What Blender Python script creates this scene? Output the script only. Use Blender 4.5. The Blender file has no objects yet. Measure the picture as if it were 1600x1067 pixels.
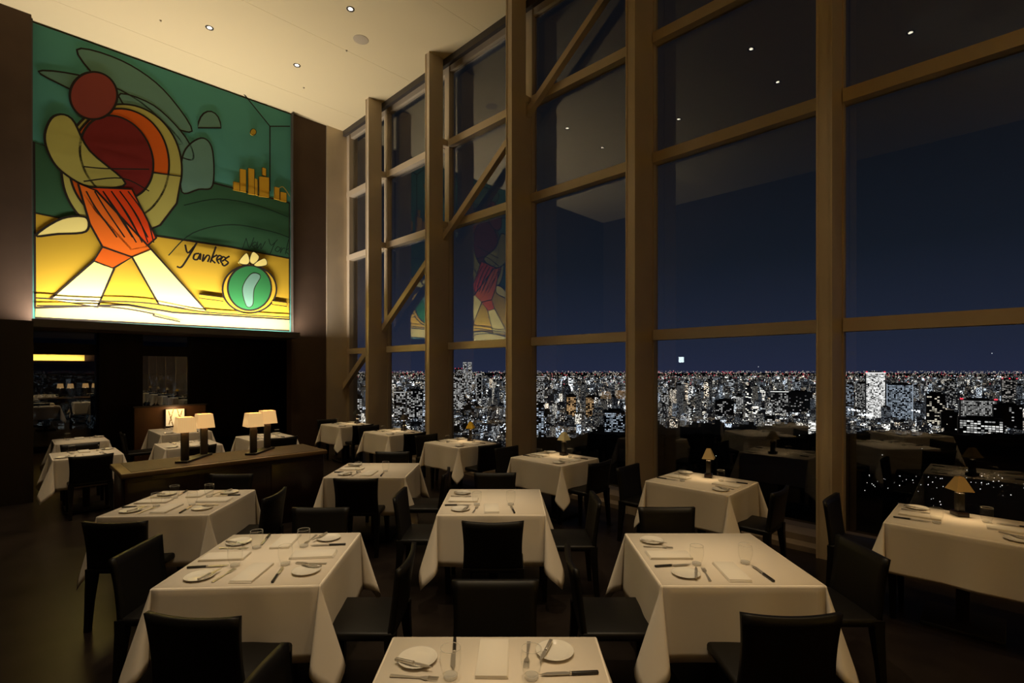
import bpy, bmesh, math, random
import numpy as np
from mathutils import Vector, Matrix
random.seed(7)
SC = bpy.context.scene
COL = SC.collection
PI = math.pi
P_SPOT, P_STRIP, STRIP_TILT, CITY_GAIN = 122, 320, 0.0, .72
# ---------------------------------------------------------------- camera
cam_d = bpy.data.cameras.new('camera'); CAM = bpy.data.objects.new('camera', cam_d); COL.objects.link(CAM)
CAM.location = (0, 0, 1.9); CAM.rotation_euler = (PI / 2, 0, 0)
cam_d.sensor_width = 36; cam_d.lens = 36 * 780 / 1600; cam_d.shift_y = 44 / 1600
cam_d.clip_start = 0.05; cam_d.clip_end = 60000
SC.camera = CAM
# ---------------------------------------------------------------- exposure
SC.view_settings.view_transform = 'Standard'; SC.view_settings.look = 'None'
SC.view_settings.exposure = 0; SC.view_settings.gamma = 1; SC.view_settings.use_curve_mapping = False
SC.cycles.max_bounces = 8; SC.cycles.transparent_max_bounces = 24; SC.cycles.caustics_reflective = False
SC.cycles.caustics_refractive = False; SC.cycles.sample_clamp_indirect = 6; SC.cycles.use_denoising = True
# ---------------------------------------------------------------- night sky
W = bpy.data.worlds.new('night_sky'); SC.world = W; W.use_nodes = True
nt = W.node_tree; nt.nodes.clear()
def N(t, tree, **kw):
    n = tree.nodes.new(t)
    for k, v in kw.items(): setattr(n, k, v)
    return n
tc = N('ShaderNodeTexCoord', nt); sx = N('ShaderNodeSeparateXYZ', nt); nt.links.new(tc.outputs['Generated'], sx.inputs[0])
rp = N('ShaderNodeValToRGB', nt); nt.links.new(sx.outputs['Z'], rp.inputs[0])
el = rp.color_ramp.elements
el[0].position = 0.0; el[0].color = (0.019, 0.025, 0.056, 1)
el[1].position = 0.9; el[1].color = (0.0012, 0.0016, 0.0026, 1)
for p, c in ((0.06, (0.0155, 0.0215, 0.0435)), (0.2, (0.0078, 0.0118, 0.0205)), (0.4, (0.0048, 0.0058, 0.0080))):
    e = el.new(p); e.color = (*c, 1)
ns = N('ShaderNodeTexNoise', nt); ns.inputs['Scale'].default_value = 3.2; ns.inputs['Detail'].default_value = 4
nt.links.new(tc.outputs['Generated'], ns.inputs['Vector'])
cr = N('ShaderNodeMapRange', nt); cr.inputs['From Min'].default_value = .56; cr.inputs['From Max'].default_value = .8
nt.links.new(ns.outputs['Fac'], cr.inputs['Value'])
zz = N('ShaderNodeMapRange', nt); zz.inputs['From Min'].default_value = .25; zz.inputs['From Max'].default_value = .5
nt.links.new(sx.outputs['Z'], zz.inputs['Value'])
mu = N('ShaderNodeMath', nt, operation='MULTIPLY'); nt.links.new(cr.outputs[0], mu.inputs[0]); nt.links.new(zz.outputs[0], mu.inputs[1])
mx = N('ShaderNodeMixRGB', nt); mx.inputs['Color2'].default_value = (0.02, 0.021, 0.02, 1)
nt.links.new(mu.outputs[0], mx.inputs['Fac']); nt.links.new(rp.outputs[0], mx.inputs['Color1'])
bg = N('ShaderNodeBackground', nt); wo = N('ShaderNodeOutputWorld', nt)
nt.links.new(mx.outputs[0], bg.inputs[0]); nt.links.new(bg.outputs[0], wo.inputs[0])

# room frame: a = distance towards the window wall, b = distance along it (towards the mural wall)
NV = np.array([.7034, .7108]); DV = np.array([-.7108, .7034]); RZ = math.atan2(.7108, .7034)
RD = math.atan2(.7034, -.7108)
def ab(a, b, z=0.0):
    p = a * NV + b * DV
    return Vector((p[0], p[1], z))
WARM = (1.0, .70, .38)
def light(name, kind, loc, power, color=WARM, **kw):
    d = bpy.data.lights.new(name, kind); d.energy = power; d.color = color
    for k, v in kw.items(): setattr(d, k, v)
    o = bpy.data.objects.new(name, d); o.location = loc; COL.objects.link(o); return o
CEIL = 8.06
DL = [(a, b) for b in (10.2, 7.96, 5.72, 3.48, 1.24, -1.0) for a in (4.12, 2.56, 1.0, -.56)]
# dimmer settings of single lamps
DIM = {(1.0, 3.48): .25, (-.56, 3.48): .8, (-.56, 1.24): .6, (1.0, 1.24): 4.6, (2.56, 1.24): .75, (4.12, 3.48): 1.05, (2.56, 3.48): .6, (2.56, 7.96): 1.4, (4.12, -1.0): 1.2, (2.56, -1.0): 1.3, (1.0, -1.0): .3, (-.56, -1.0): .1, (4.12, 5.72): 1.3, (2.56, 5.72): 1.4}
for a, b in DL:
    light('downlight_lamp', 'SPOT', ab(a, b, CEIL - .05), P_SPOT * DIM.get((a, b), 1), (1.0, .78, .50) if b > 0 else (1.0, .66, .30), spot_size=math.radians(58 if b > 0 else 76), spot_blend=.7, shadow_soft_size=.05)
# linear lamp lying in the tray under the mural, washing it and the ceiling
def strip(a0, a1, b, z, power, turn=0, tilt=0, color=(1.0, .905, .84)):
    o = light('mural_strip_lamp', 'AREA', ab((a0 + a1) / 2, b, z), power, color, shape='RECTANGLE', size=a1 - a0, size_y=.05)
    o.rotation_euler = (Matrix.Rotation(RZ, 4, 'Z') @ Matrix.Rotation(PI + tilt, 4, 'X')).to_euler()
    return o
strip(.33, 4.77, 11.80, 2.70, P_STRIP, 0, STRIP_TILT)
strip(-1.4, 3.4, -8.72, 2.40, 210, 0, 0, (1.0, .68, .30))  # tray lamp under the rear artwork, power raised to brighten the far ceiling
MURAL = [
('hill','deep_green',0,[(0.328,5.917),(0.9,5.831),(1.859,5.906),(3.093,5.943),(4.746,5.893),(4.746,4.559),(3.469,4.612),(2.069,4.6),(1.173,4.622),(0.336,4.665)],0.036),
('ground','yellow',0,[(0.336,4.665),(1.173,4.622),(2.069,4.6),(3.469,4.612),(4.746,4.559),(4.746,3.103),(2.394,3.08),(1.656,3.17),(0.344,2.992)],0.036),
('front_band','band_cream',0,[(0.344,2.992),(1.656,3.17),(2.394,3.08),(4.746,3.103),(4.746,2.833),(0.344,2.817)],0.036),
('leaf_shape','pale_teal',1,[(0.9,7.805),(1.557,7.893),(2.23,7.602),(2.736,6.927),(2.069,6.958),(1.362,7.256)],0.03),
('leaf_shape','pale_teal',1,[(0.385,7.185),(1.081,7.36),(1.859,7.201),(2.563,6.601),(1.859,6.693),(0.99,6.989)],0.03),
('leaf_shape','pale_teal',1,[(1.508,7.191),(2.069,7.216),(2.62,6.754),(2.736,6.32),(2.176,6.477)],0.03),
('arch_shape','pale_teal',1,[(2.552,5.598),(2.552,6.265),(2.689,6.629),(2.948,6.848),(3.118,6.627),(3.118,5.88),(2.853,5.729)],0.03),
('half_round','pale_teal',0,[(2.841,7.031),(2.854,7.156),(2.891,7.276),(2.948,7.376),(3.019,7.444),(3.095,7.472),(3.167,7.455),(3.226,7.396),(3.265,7.301),(3.279,7.181)],0.03),
('disc_rim','olive',1,[(2.552,6.065),(2.447,5.449),(2.161,4.919),(1.766,4.587),(1.354,4.507),(1.002,4.673),(0.77,5.039),(0.689,5.534),(0.77,6.075),(1.002,6.574),(1.354,6.94),(1.766,7.095),(2.161,6.988),(2.447,6.62)],0.036),
('disc','orange',1,[(2.328,6.093),(2.244,5.57),(2.012,5.118),(1.69,4.831),(1.349,4.759),(1.057,4.9),(0.862,5.216),(0.793,5.646),(0.862,6.116),(1.057,6.546),(1.349,6.857),(1.69,6.983),(2.012,6.884),(2.244,6.566)],0.036),
('disc_lower','olive',0,[(1.44,5.317),(2.069,5.863),(2.54,5.915),(2.461,5.337),(2.176,4.828),(1.808,4.575)],0.036),
('leaf_shape','cream',1,[(0.352,4.272),(0.689,4.639),(1.026,4.735),(1.026,4.472),(0.637,4.35)],0.036),
('oval','dark_red',1,[(1.96,6.463),(2.056,6.127),(2.034,5.761),(1.898,5.447),(1.681,5.251),(1.432,5.207),(1.201,5.318),(1.029,5.555),(0.946,5.871),(0.965,6.209),(1.083,6.509),(1.281,6.715),(1.525,6.785),(1.768,6.698)],0.036),
('crescent','olive',1,[(0.468,6.1),(0.586,6.462),(0.829,6.503),(1.081,5.994),(1.616,5.524),(1.081,5.322),(0.689,5.499),(0.518,5.772)],0.036),
('disc','brick_red',1,[(1.488,7.183),(1.461,6.998),(1.383,6.821),(1.269,6.682),(1.136,6.601),(1.006,6.588),(0.898,6.644),(0.827,6.759),(0.802,6.916),(0.827,7.092),(0.898,7.262),(1.006,7.403),(1.136,7.491),(1.269,7.513),(1.383,7.463),(1.461,7.347)],0.036),
('striped_wedge','red_orange',0,[(0.918,5.28),(1.717,5.437),(2.111,4.556),(1.942,4.346),(1.706,4.254),(1.173,4.888)],0.036),
('striped_wedge','bright_orange',0,[(0.918,5.327),(1.173,5.274),(2.047,4.287),(1.717,4.105),(1.267,4.228),(1.081,4.627)],0.036),
('wedge','orange',0,[(1.267,4.228),(1.717,4.105),(1.42,3.837),(1.136,3.94)],0.036),
('pale_wedge','cream',0,[(1.136,3.94),(1.44,3.839),(1.192,3.079),(0.535,3.158)],0.036),
('pale_wedge','cream',0,[(1.717,4.105),(2.026,4.309),(2.996,3.157),(2.154,3.216)],0.036),
('skyline_bar','gold',0,[(3.52,6.071),(3.651,6.077),(3.651,5.89),(3.52,5.886)],0.01),
('skyline_bar','gold',0,[(3.651,6.392),(3.783,6.401),(3.783,5.895),(3.651,5.89)],0.01),
('skyline_bar','gold',0,[(3.823,6.456),(3.958,6.465),(3.958,5.881),(3.823,5.876)],0.01),
('skyline_bar','gold',0,[(3.958,6.261),(4.027,6.25),(4.027,5.883),(3.958,5.896)],0.01),
('skyline_bar','gold',0,[(4.054,6.331),(4.278,6.363),(4.278,5.901),(4.054,5.875)],0.01),
('skyline_bar','gold',0,[(4.124,6.557),(4.208,6.551),(4.208,6.373),(4.124,6.38)],0.01),
('skyline_bar','gold',0,[(4.393,6.184),(4.509,6.184),(4.509,5.897),(4.393,5.899)],0.01),
('skyline_bar','gold',0,[(4.523,6.097),(4.671,6.104),(4.671,5.89),(4.523,5.885)],0.01),
('small_ball','yellow',1,[(3.993,7.324),(3.986,7.29),(3.969,7.259),(3.945,7.237),(3.918,7.228),(3.893,7.234),(3.876,7.253),(3.87,7.283),(3.876,7.316),(3.893,7.347),(3.918,7.37),(3.945,7.379),(3.969,7.373),(3.986,7.354)],0.012),
('badge_rim','yellow',1,[(4.436,3.788),(4.376,3.541),(4.21,3.333),(3.977,3.208),(3.725,3.187),(3.505,3.271),(3.356,3.439),(3.304,3.659),(3.356,3.89),(3.505,4.092),(3.725,4.226),(3.977,4.263),(4.21,4.191),(4.376,4.022)],0.036),
('badge_disc','mid_green',1,[(4.321,3.805),(4.273,3.573),(4.14,3.38),(3.952,3.264),(3.749,3.246),(3.57,3.327),(3.448,3.489),(3.405,3.698),(3.448,3.918),(3.57,4.108),(3.749,4.23),(3.952,4.26),(4.14,4.188),(4.273,4.025)],0.036),
('badge_mark','pale_teal',1,[(3.783,3.338),(3.703,3.733),(3.89,4.075),(4.082,4.042),(3.945,3.732),(3.918,3.379)],0.014),
('badge_petal','cream',1,[(3.624,4.296),(3.783,4.523),(3.85,4.359),(3.783,4.262)],0.012),
('badge_petal','cream',1,[(3.85,4.359),(3.918,4.574),(4.054,4.479),(3.945,4.301)],0.012),
('badge_petal','cream',1,[(3.945,4.301),(4.166,4.467),(4.222,4.328),(4.027,4.255)],0.012),
('board','yellow',0,[(2.853,3.498),(3.317,3.478),(3.317,3.394),(2.853,3.417)],0.016),
('board','yellow',0,[(4.335,3.507),(4.671,3.494),(4.671,3.403),(4.335,3.418)],0.016),
]
MLINES = [
('black',0.026,1,[(1.026,5.212),(1.173,4.912),(1.478,4.438)]),
('black',0.026,1,[(1.146,5.243),(1.305,4.942),(1.596,4.46)]),
('black',0.026,1,[(1.267,5.273),(1.44,4.972),(1.717,4.482)]),
('black',0.026,1,[(1.391,5.305),(1.577,5.003),(1.839,4.505)]),
('black',0.026,1,[(1.518,5.337),(1.717,5.035),(1.963,4.529)]),
('black',0.024,1,[(1.267,5.273),(1.537,4.846),(1.777,4.393)]),
('black',0.024,1,[(1.391,5.305),(1.666,4.874),(1.87,4.409)]),
('black',0.024,1,[(1.518,5.337),(1.798,4.902),(1.963,4.426)]),
('black',0.024,1,[(1.646,5.369),(1.932,4.931),(2.058,4.443)]),
('black',0.024,1,[(0.99,5.656),(1.315,5.712),(1.984,5.89)]),
('black',0.024,1,[(0.99,5.382),(1.557,5.595),(1.984,5.455)]),
('black',0.026,0,[(2.759,8.624),(3.469,8.309),(4.278,7.54)]),
('black',0.026,0,[(4.278,7.54),(4.278,6.035)]),
('black',0.026,0,[(4.278,7.54),(4.731,7.696)]),
('line_green',0.018,1,[(2.574,5.31),(3.217,5.599),(3.999,5.642),(4.686,5.527)]),
('line_green',0.02,1,[(2.306,4.226),(2.736,4.768),(3.469,5.094),(4.278,5.111),(4.716,5.044)]),
('black',0.026,1,[(0.352,3.162),(0.99,3.18),(1.963,3.224),(2.972,3.127),(4.716,3.147)]),
('black',0.026,1,[(0.36,3.027),(1.362,3.094),(2.026,3.024),(2.069,2.976),(2.506,2.89)]),
('gold',0.01,1,[(4.422,6.071),(4.567,6.214),(4.731,6.027)]),
('black',0.036,1,[(2.597,4.5),(2.643,4.334),(2.759,4.488)]),
('black',0.036,1,[(2.806,4.578),(2.643,4.227),(2.529,4.022),(2.45,4.024)]),
('black',0.036,1,[(2.853,4.355),(2.771,4.328),(2.747,4.23),(2.818,4.227),(2.877,4.359),(2.865,4.221)]),
('black',0.036,1,[(2.936,4.355),(2.912,4.201),(2.996,4.337),(3.045,4.318),(3.008,4.202)]),
('black',0.036,1,[(3.167,4.56),(3.057,4.196)]),
('black',0.036,1,[(3.192,4.383),(3.081,4.282),(3.155,4.197)]),
('black',0.036,1,[(3.192,4.272),(3.279,4.341),(3.229,4.375),(3.179,4.284),(3.229,4.194)]),
('black',0.036,1,[(3.279,4.257),(3.354,4.325),(3.304,4.359),(3.254,4.267),(3.304,4.191)]),
('black',0.036,1,[(3.431,4.394),(3.342,4.309),(3.405,4.248),(3.329,4.167),(3.279,4.201)]),
('line_green',0.016,1,[(3.69,4.593),(3.77,4.852)]),
('line_green',0.016,1,[(3.77,4.852),(3.836,4.647),(3.931,4.897)]),
('line_green',0.016,1,[(3.918,4.69),(3.999,4.763),(3.945,4.797),(3.89,4.715),(3.958,4.654)]),
('line_green',0.016,1,[(4.013,4.824),(3.999,4.661),(4.082,4.793),(4.082,4.66),(4.18,4.855)]),
('line_green',0.016,1,[(4.25,4.927),(4.307,4.788),(4.451,4.949)]),
('line_green',0.016,1,[(4.393,4.878),(4.278,4.575)]),
('line_green',0.016,1,[(4.451,4.784),(4.393,4.698),(4.451,4.663),(4.509,4.748),(4.451,4.784)]),
('line_green',0.016,1,[(4.538,4.784),(4.509,4.643),(4.567,4.758),(4.626,4.769)]),
('line_green',0.016,1,[(4.701,4.995),(4.626,4.632)]),
('line_green',0.016,1,[(4.701,4.781),(4.641,4.71),(4.701,4.644)]),
]
# ---------------------------------------------------------------- materials
MATS = {}
def mat(name, color, rough=.6, metal=0, bump=0, bscale=60, spec=.5, var=0, vscale=4, coat=0, stretch=None):
    m = bpy.data.materials.new(name); m.use_nodes = True; MATS[name] = m
    t = m.node_tree; b = t.nodes['Principled BSDF']
    b.inputs['Base Color'].default_value = (*color, 1); b.inputs['Roughness'].default_value = rough
    b.inputs['Metallic'].default_value = metal; b.inputs['Specular IOR Level'].default_value = spec
    b.inputs['Coat Weight'].default_value = coat
    if bump or var:
        c = N('ShaderNodeTexCoord', t); src = c.outputs['Object']
        if stretch:
            mp = N('ShaderNodeMapping', t); mp.inputs['Scale'].default_value = stretch
            t.links.new(src, mp.inputs[0]); src = mp.outputs[0]
    if var:
        n = N('ShaderNodeTexNoise', t); n.inputs['Scale'].default_value = vscale; n.inputs['Detail'].default_value = 5
        t.links.new(src, n.inputs['Vector'])
        r = N('ShaderNodeMapRange', t); r.inputs['From Min'].default_value = .3; r.inputs['From Max'].default_value = .7
        r.inputs['To Min'].default_value = 1 - var; r.inputs['To Max'].default_value = 1 + var
        t.links.new(n.outputs['Fac'], r.inputs['Value'])
        x = N('ShaderNodeMixRGB', t, blend_type='MULTIPLY'); x.inputs['Fac'].default_value = 1
        x.inputs['Color1'].default_value = (*color, 1); t.links.new(r.outputs[0], x.inputs['Color2'])
        t.links.new(x.outputs[0], b.inputs['Base Color'])
    if bump:
        n = N('ShaderNodeTexNoise', t); n.inputs['Scale'].default_value = bscale; n.inputs['Detail'].default_value = 3
        t.links.new(src, n.inputs['Vector'])
        p = N('ShaderNodeBump', t); p.inputs['Strength'].default_value = bump; p.inputs['Distance'].default_value = .01
        t.links.new(n.outputs['Fac'], p.inputs['Height']); t.links.new(p.outputs[0], b.inputs['Normal'])
    return m
def emis(name, color, strength):
    m = bpy.data.materials.new(name); m.use_nodes = True; MATS[name] = m
    t = m.node_tree; t.nodes.clear(); e = N('ShaderNodeEmission', t); o = N('ShaderNodeOutputMaterial', t)
    e.inputs[0].default_value = (*color, 1); e.inputs[1].default_value = strength; t.links.new(e.outputs[0], o.inputs[0])
    m.cycles.emission_sampling = 'NONE'
    return m
linen = mat('linen', (.82, .745, .64), .9, bump=.12, bscale=9, spec=.1)
napkin_m = mat('napkin_linen', (.84, .79, .70), .9, bump=.05, bscale=120, spec=.1)
leather = mat('black_leather', (.0052, .0046, .004), .45, bump=.05, bscale=240, spec=.25)
wall_m = mat('brown_plaster', (.075, .047, .029), .75, var=.12, vscale=1.5, spec=.2)
dark_m = mat('dark_stained_wood', (.022, .016, .012), .55, spec=.25, var=.2, stretch=(1, 1, .1))
metal_m = mat('champagne_metal', (.60, .49, .335), .42, metal=.25, var=.05, vscale=2, spec=.4)
sill_m = mat('pale_stone', (.19, .145, .105), .4, var=.1)
ceil_m = mat('ceiling_paint', (.77, .635, .36), .95, spec=.05)
floor_m = mat('dark_polished_floor', (.015, .011, .009), .30, var=.35, vscale=3, spec=.09)
blind_m = mat('dark_bronze', (.05, .04, .032), .5)
mahog = mat('dark_mahogany', (.020, .008, .006), .3, spec=.4, var=.3, stretch=(.3, .3, 4))
walnut = mat('brown_wood_top', (.050, .026, .010), .6, var=.2, stretch=(6, 1, 1))
edge_m = mat('pale_wood_edge', (.13, .075, .03), .4)
lampbase = mat('dark_bronze_post', (.02, .017, .014), .35)
porc = mat('white_porcelain', (.80, .77, .70), .15, spec=.5)
steel = mat('polished_steel', (.60, .56, .50), .28, metal=.65)
handle_m = mat('black_handle', (.012, .011, .012), .3)
speaker_m = mat('beige_grille', (.50, .41, .27), .8)
black_m = mat('black_void', (.006, .006, .006), .7)
bulb = emis('lamp_lens', (1, .88, .66), 9)
sign_m = emis('lit_sign', (.75, .95, 1), 9)
MC = dict(band_cream=(.38, .33, .10), teal=(.062, .225, .175), deep_green=(.024, .075, .032), yellow=(.39, .25, .018), cream=(.74, .64, .20), orange=(.50, .085, .004),
          dark_red=(.135, .010, .007), brick_red=(.19, .035, .022), olive=(.34, .31, .07), pale_teal=(.10, .20, .145), red_orange=(.62, .050, .004),
          bright_orange=(.62, .12, .008), pale_cream=(.70, .62, .30), gold=(.50, .27, .015), mid_green=(.02, .13, .035), black=(.014, .010, .006), line_green=(.007, .018, .009))
for k, c in MC.items(): mat('paint_' + k, c, .7, spec=.15)
def glassy(name, f0, tint=(.93, .95, .95), fmax=1.0):
    m = bpy.data.materials.new(name); m.use_nodes = True; MATS[name] = m
    t = m.node_tree; t.nodes.clear(); o = N('ShaderNodeOutputMaterial', t)
    lw = N('ShaderNodeLayerWeight', t); lw.inputs['Blend'].default_value = .5
    p = N('ShaderNodeMath', t, operation='POWER'); p.inputs[1].default_value = 5; t.links.new(lw.outputs['Facing'], p.inputs[0])
    r = N('ShaderNodeMapRange', t); r.inputs['To Min'].default_value = f0; r.inputs['To Max'].default_value = fmax
    t.links.new(p.outputs[0], r.inputs['Value'])
    tr = N('ShaderNodeBsdfTransparent', t); tr.inputs[0].default_value = (*tint, 1)
    g = N('ShaderNodeBsdfGlossy', t); g.inputs['Roughness'].default_value = 0
    x = N('ShaderNodeMixShader', t); t.links.new(r.outputs[0], x.inputs[0]); t.links.new(tr.outputs[0], x.inputs[1]); t.links.new(g.outputs[0], x.inputs[2])
    t.links.new(x.outputs[0], o.inputs[0]); return m
pane_m = glassy('window_glass', .082, (.96, .97, .97), .8)
mirror_m = glassy('coated_window_glass', .34, (.20, .22, .23), .8)
tumbler_m = glassy('tumbler_glass', .012, (.995, .995, .99), .45)
tumbler_base = glassy('tumbler_base_glass', .12, (.97, .97, .96), .8)
_t = tumbler_base.node_tree; _d = N('ShaderNodeBsdfDiffuse', _t); _d.inputs[0].default_value = (.9, .88, .84, 1)  # white diffuse mixed in for light gathering in the thick base and rim
_x = N('ShaderNodeMixShader', _t); _x.inputs[0].default_value = .35; _o = _t.nodes['Material Output']; _s = _o.inputs[0].links[0].from_socket
_t.links.new(_s, _x.inputs[1]); _t.links.new(_d.outputs[0], _x.inputs[2]); _t.links.new(_x.outputs[0], _o.inputs[0])
def shade_mat(name, color, e, pleat=0):
    m = mat(name, color, .9, spec=.05); t = m.node_tree; b = t.nodes['Principled BSDF']
    b.inputs['Emission Color'].default_value = (*color, 1); b.inputs['Emission Strength'].default_value = e
    m.cycles.emission_sampling = 'NONE'
    if pleat:
        c = N('ShaderNodeTexCoord', t); w = N('ShaderNodeTexWave', t); w.inputs['Scale'].default_value = pleat; w.inputs['Distortion'].default_value = 1.5
        t.links.new(c.outputs['Object'], w.inputs['Vector'])
        r = N('ShaderNodeMapRange', t); r.inputs['To Min'].default_value = e * .8; r.inputs['To Max'].default_value = e * 1.1
        t.links.new(w.outputs['Fac'], r.inputs['Value']); t.links.new(r.outputs[0], b.inputs['Emission Strength'])
    return m
shade_m = shade_mat('pleated_cream_shade', (.97, .60, .24), .56, 18)
panel_glow = shade_mat('glowing_paper', (1, .78, .42), .62)
# ---------------------------------------------------------------- helpers
def tag(o, label=None, cat=None, group=None, kind=None):
    if label: o['label'] = label
    if cat: o['category'] = cat
    if group: o['group'] = group
    if kind: o['kind'] = kind
    return o
def empty(name, loc=(0, 0, 0), rz=0):
    o = bpy.data.objects.new(name, None); o.empty_display_size = .1
    o.location = loc; o.rotation_euler = (0, 0, rz); COL.objects.link(o); return o
class MB:
    def __init__(s): s.v = []; s.f = []; s.mi = []; s.sm = []
    def add(s, vs, fs, mi=0, smooth=False):
        n = len(s.v); s.v += [tuple(v) for v in vs]
        s.f += [tuple(i + n for i in f) for f in fs]; s.mi += [mi] * len(fs); s.sm += [smooth] * len(fs)
        return s
    def box(s, c, d, rz=0, mi=0, taper=1.0):
        x, y, z = d[0] / 2, d[1] / 2, d[2] / 2; cr_, sr_ = math.cos(rz), math.sin(rz); vs = []
        for k in (-1, 1):
            q = taper if k > 0 else 1
            for i, j in ((-1, -1), (1, -1), (1, 1), (-1, 1)):
                px, py = i * x * q, j * y * q
                vs.append((c[0] + px * cr_ - py * sr_, c[1] + px * sr_ + py * cr_, c[2] + k * z))
        return s.add(vs, [(3, 2, 1, 0), (4, 5, 6, 7), (0, 1, 5, 4), (1, 2, 6, 5), (2, 3, 7, 6), (3, 0, 4, 7)], mi)
    def abbox(s, a0, a1, b0, b1, z0, z1, mi=0):
        vs = [ab(a, b, z) for z in (z0, z1) for a, b in ((a0, b0), (a1, b0), (a1, b1), (a0, b1))]
        return s.add(vs, [(3, 2, 1, 0), (4, 5, 6, 7), (0, 1, 5, 4), (1, 2, 6, 5), (2, 3, 7, 6), (3, 0, 4, 7)], mi)
    def lathe(s, prof, n=20, c=(0, 0, 0), mi=0, smooth=True):
        vs = []; fs = []; m = len(prof)
        for i in range(n):
            t = 2 * PI * i / n
            for r, z in prof: vs.append((c[0] + r * math.cos(t), c[1] + r * math.sin(t), c[2] + z))
        for i in range(n):
            j = (i + 1) % n
            for k in range(m - 1): fs.append((i * m + k, j * m + k, j * m + k + 1, i * m + k + 1))
        return s.add(vs, fs, mi, smooth)
    def prism(s, pts, z0, z1, mi=0):
        n = len(pts)
        vs = [(x, y, z0) for x, y in pts] + [(x, y, z1) for x, y in pts]
        return s.add(vs, [tuple(range(n))[::-1], tuple(range(n, 2 * n))] + [(i, (i + 1) % n, n + (i + 1) % n, n + i) for i in range(n)], mi)
    def build(s, name, mats, parent=None, bevel=0, seg=2):
        me = bpy.data.meshes.new(name); me.from_pydata(s.v, [], s.f)
        for m in (mats if isinstance(mats, (list, tuple)) else [mats]): me.materials.append(m)
        for p, k, q in zip(me.polygons, s.mi, s.sm): p.material_index = k; p.use_smooth = q
        if bevel:
            bm = bmesh.new(); bm.from_mesh(me)
            bmesh.ops.bevel(bm, geom=list(bm.edges), offset=bevel, segments=seg, affect='EDGES', profile=.5)
            for f in bm.faces: f.smooth = True
            bm.to_mesh(me); bm.free()
        o = bpy.data.objects.new(name, me); COL.objects.link(o)
        if parent: o.parent = parent
        return o
def grid(fn, nu, nv):
    vs = [fn(i / nu, j / nv) for j in range(nv + 1) for i in range(nu + 1)]
    fs = [(j * (nu + 1) + i, j * (nu + 1) + i + 1, (j + 1) * (nu + 1) + i + 1, (j + 1) * (nu + 1) + i) for j in range(nv) for i in range(nu)]
    return vs, fs
def copy_tree(o, parent=None):
    c = o.copy(); COL.objects.link(c); c.parent = parent
    for ch in list(o.children): copy_tree(ch, c)
    return c
def struct(o, label=None):
    o['kind'] = 'structure'
    if label: o['label'] = label
    return o
def box_obj(name, m, *abz, parent=None):
    return MB().abbox(*abz).build(name, m, parent)
# ---------------------------------------------------------------- room shell
struct(box_obj('floor', floor_m, -5, 6.5, -9, 12.25, -.12, 0), 'dark polished floor of the dining room')
struct(box_obj('floor', floor_m, -1.2, 6.5, 12.25, 16.2, -.12, 0), 'dark floor of the alcove under the mural')
cl = struct(box_obj('ceiling', ceil_m, -5, 6.5, -9, 12.25, CEIL + .03, CEIL + .2), 'high warm plaster ceiling with recessed lamps')
bb = [12.25, 11.3, 9.05, 6.8, 4.55, 2.3, .05, -2.2, -4.45, -6.7, -9]
for i in range(10):
    struct(box_obj('ceiling_panel', ceil_m, -5, 6.14, bb[i + 1] + .002, bb[i] - .002, CEIL, CEIL + .03, parent=cl))
box_obj('ceiling_border', ceil_m, 6.18, 6.5, -9, 12.25, CEIL - .03, CEIL + .03, parent=cl)
struct(box_obj('ceiling', dark_m, -1.2, 6.5, 12.25, 16.2, 2.80, 2.9), 'low dark ceiling of the alcove')
# mural wall: dark piers left and right, lintel behind the mural, opening below
struct(box_obj('wall_left', wall_m, -5, .29, 12.02, 12.25, 0, CEIL), 'dark brown pier left of the mural')
struct(box_obj('wall_left', dark_m, -5, .26, 9.9, 12.02, 0, 2.6), 'dark low-ceilinged block left of the alcove')
struct(box_obj('wall_far', wall_m, 4.80, 5.66, 12.20, 12.5, 0, CEIL), 'brown wall strip between mural and windows')
struct(box_obj('wall_lintel', wall_m, .29, 4.80, 12.24, 12.5, 2.62, CEIL))
struct(box_obj('wall_corner', metal_m, 5.66, 6.5, 12.17, 12.5, 0, CEIL), 'beige metal clad wall end beside the windows')
struct(box_obj('wall_side', wall_m, -5.2, -5, -9, 12.25, 0, CEIL))
struct(box_obj('wall_back', wall_m, -5, 6.5, -9.2, -9, 0, CEIL))
struct(box_obj('wall_alcove', dark_m, -1.4, -1.2, 12.25, 16.2, 0, 2.8))
struct(box_obj('wall_alcove', dark_m, 3.52, 6.5, 15.95, 16.2, 0, 2.8))
struct(box_obj('wall_alcove', dark_m, 1.56, 2.42, 15.6, 16.2, 0, 2.8))
struct(box_obj('wall_alcove', dark_m, -1.2, .40, 15.95, 16.2, 0, 2.8))
struct(box_obj('wall_alcove', dark_m, 6.3, 6.5, 12.5, 16.2, 0, 2.8))
for a0, a1, k in ((.40, 1.56, 20), (2.42, 3.52, 21)):
    w = struct(box_obj('window_%d' % k, dark_m, a0, a1, 15.98, 16.16, 2.26, 2.52), 'dark alcove window under the mural')
    struct(box_obj('pane', mirror_m, a0, a1, 16.08, 16.09, .10, 2.26, parent=w)); struct(box_obj('pane', mirror_m, a0, a1, 16.08, 16.09, 2.52, 2.8, parent=w))
    box_obj('window_sill', dark_m, a0, a1, 15.98, 16.16, 0, .1, parent=w)
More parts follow.
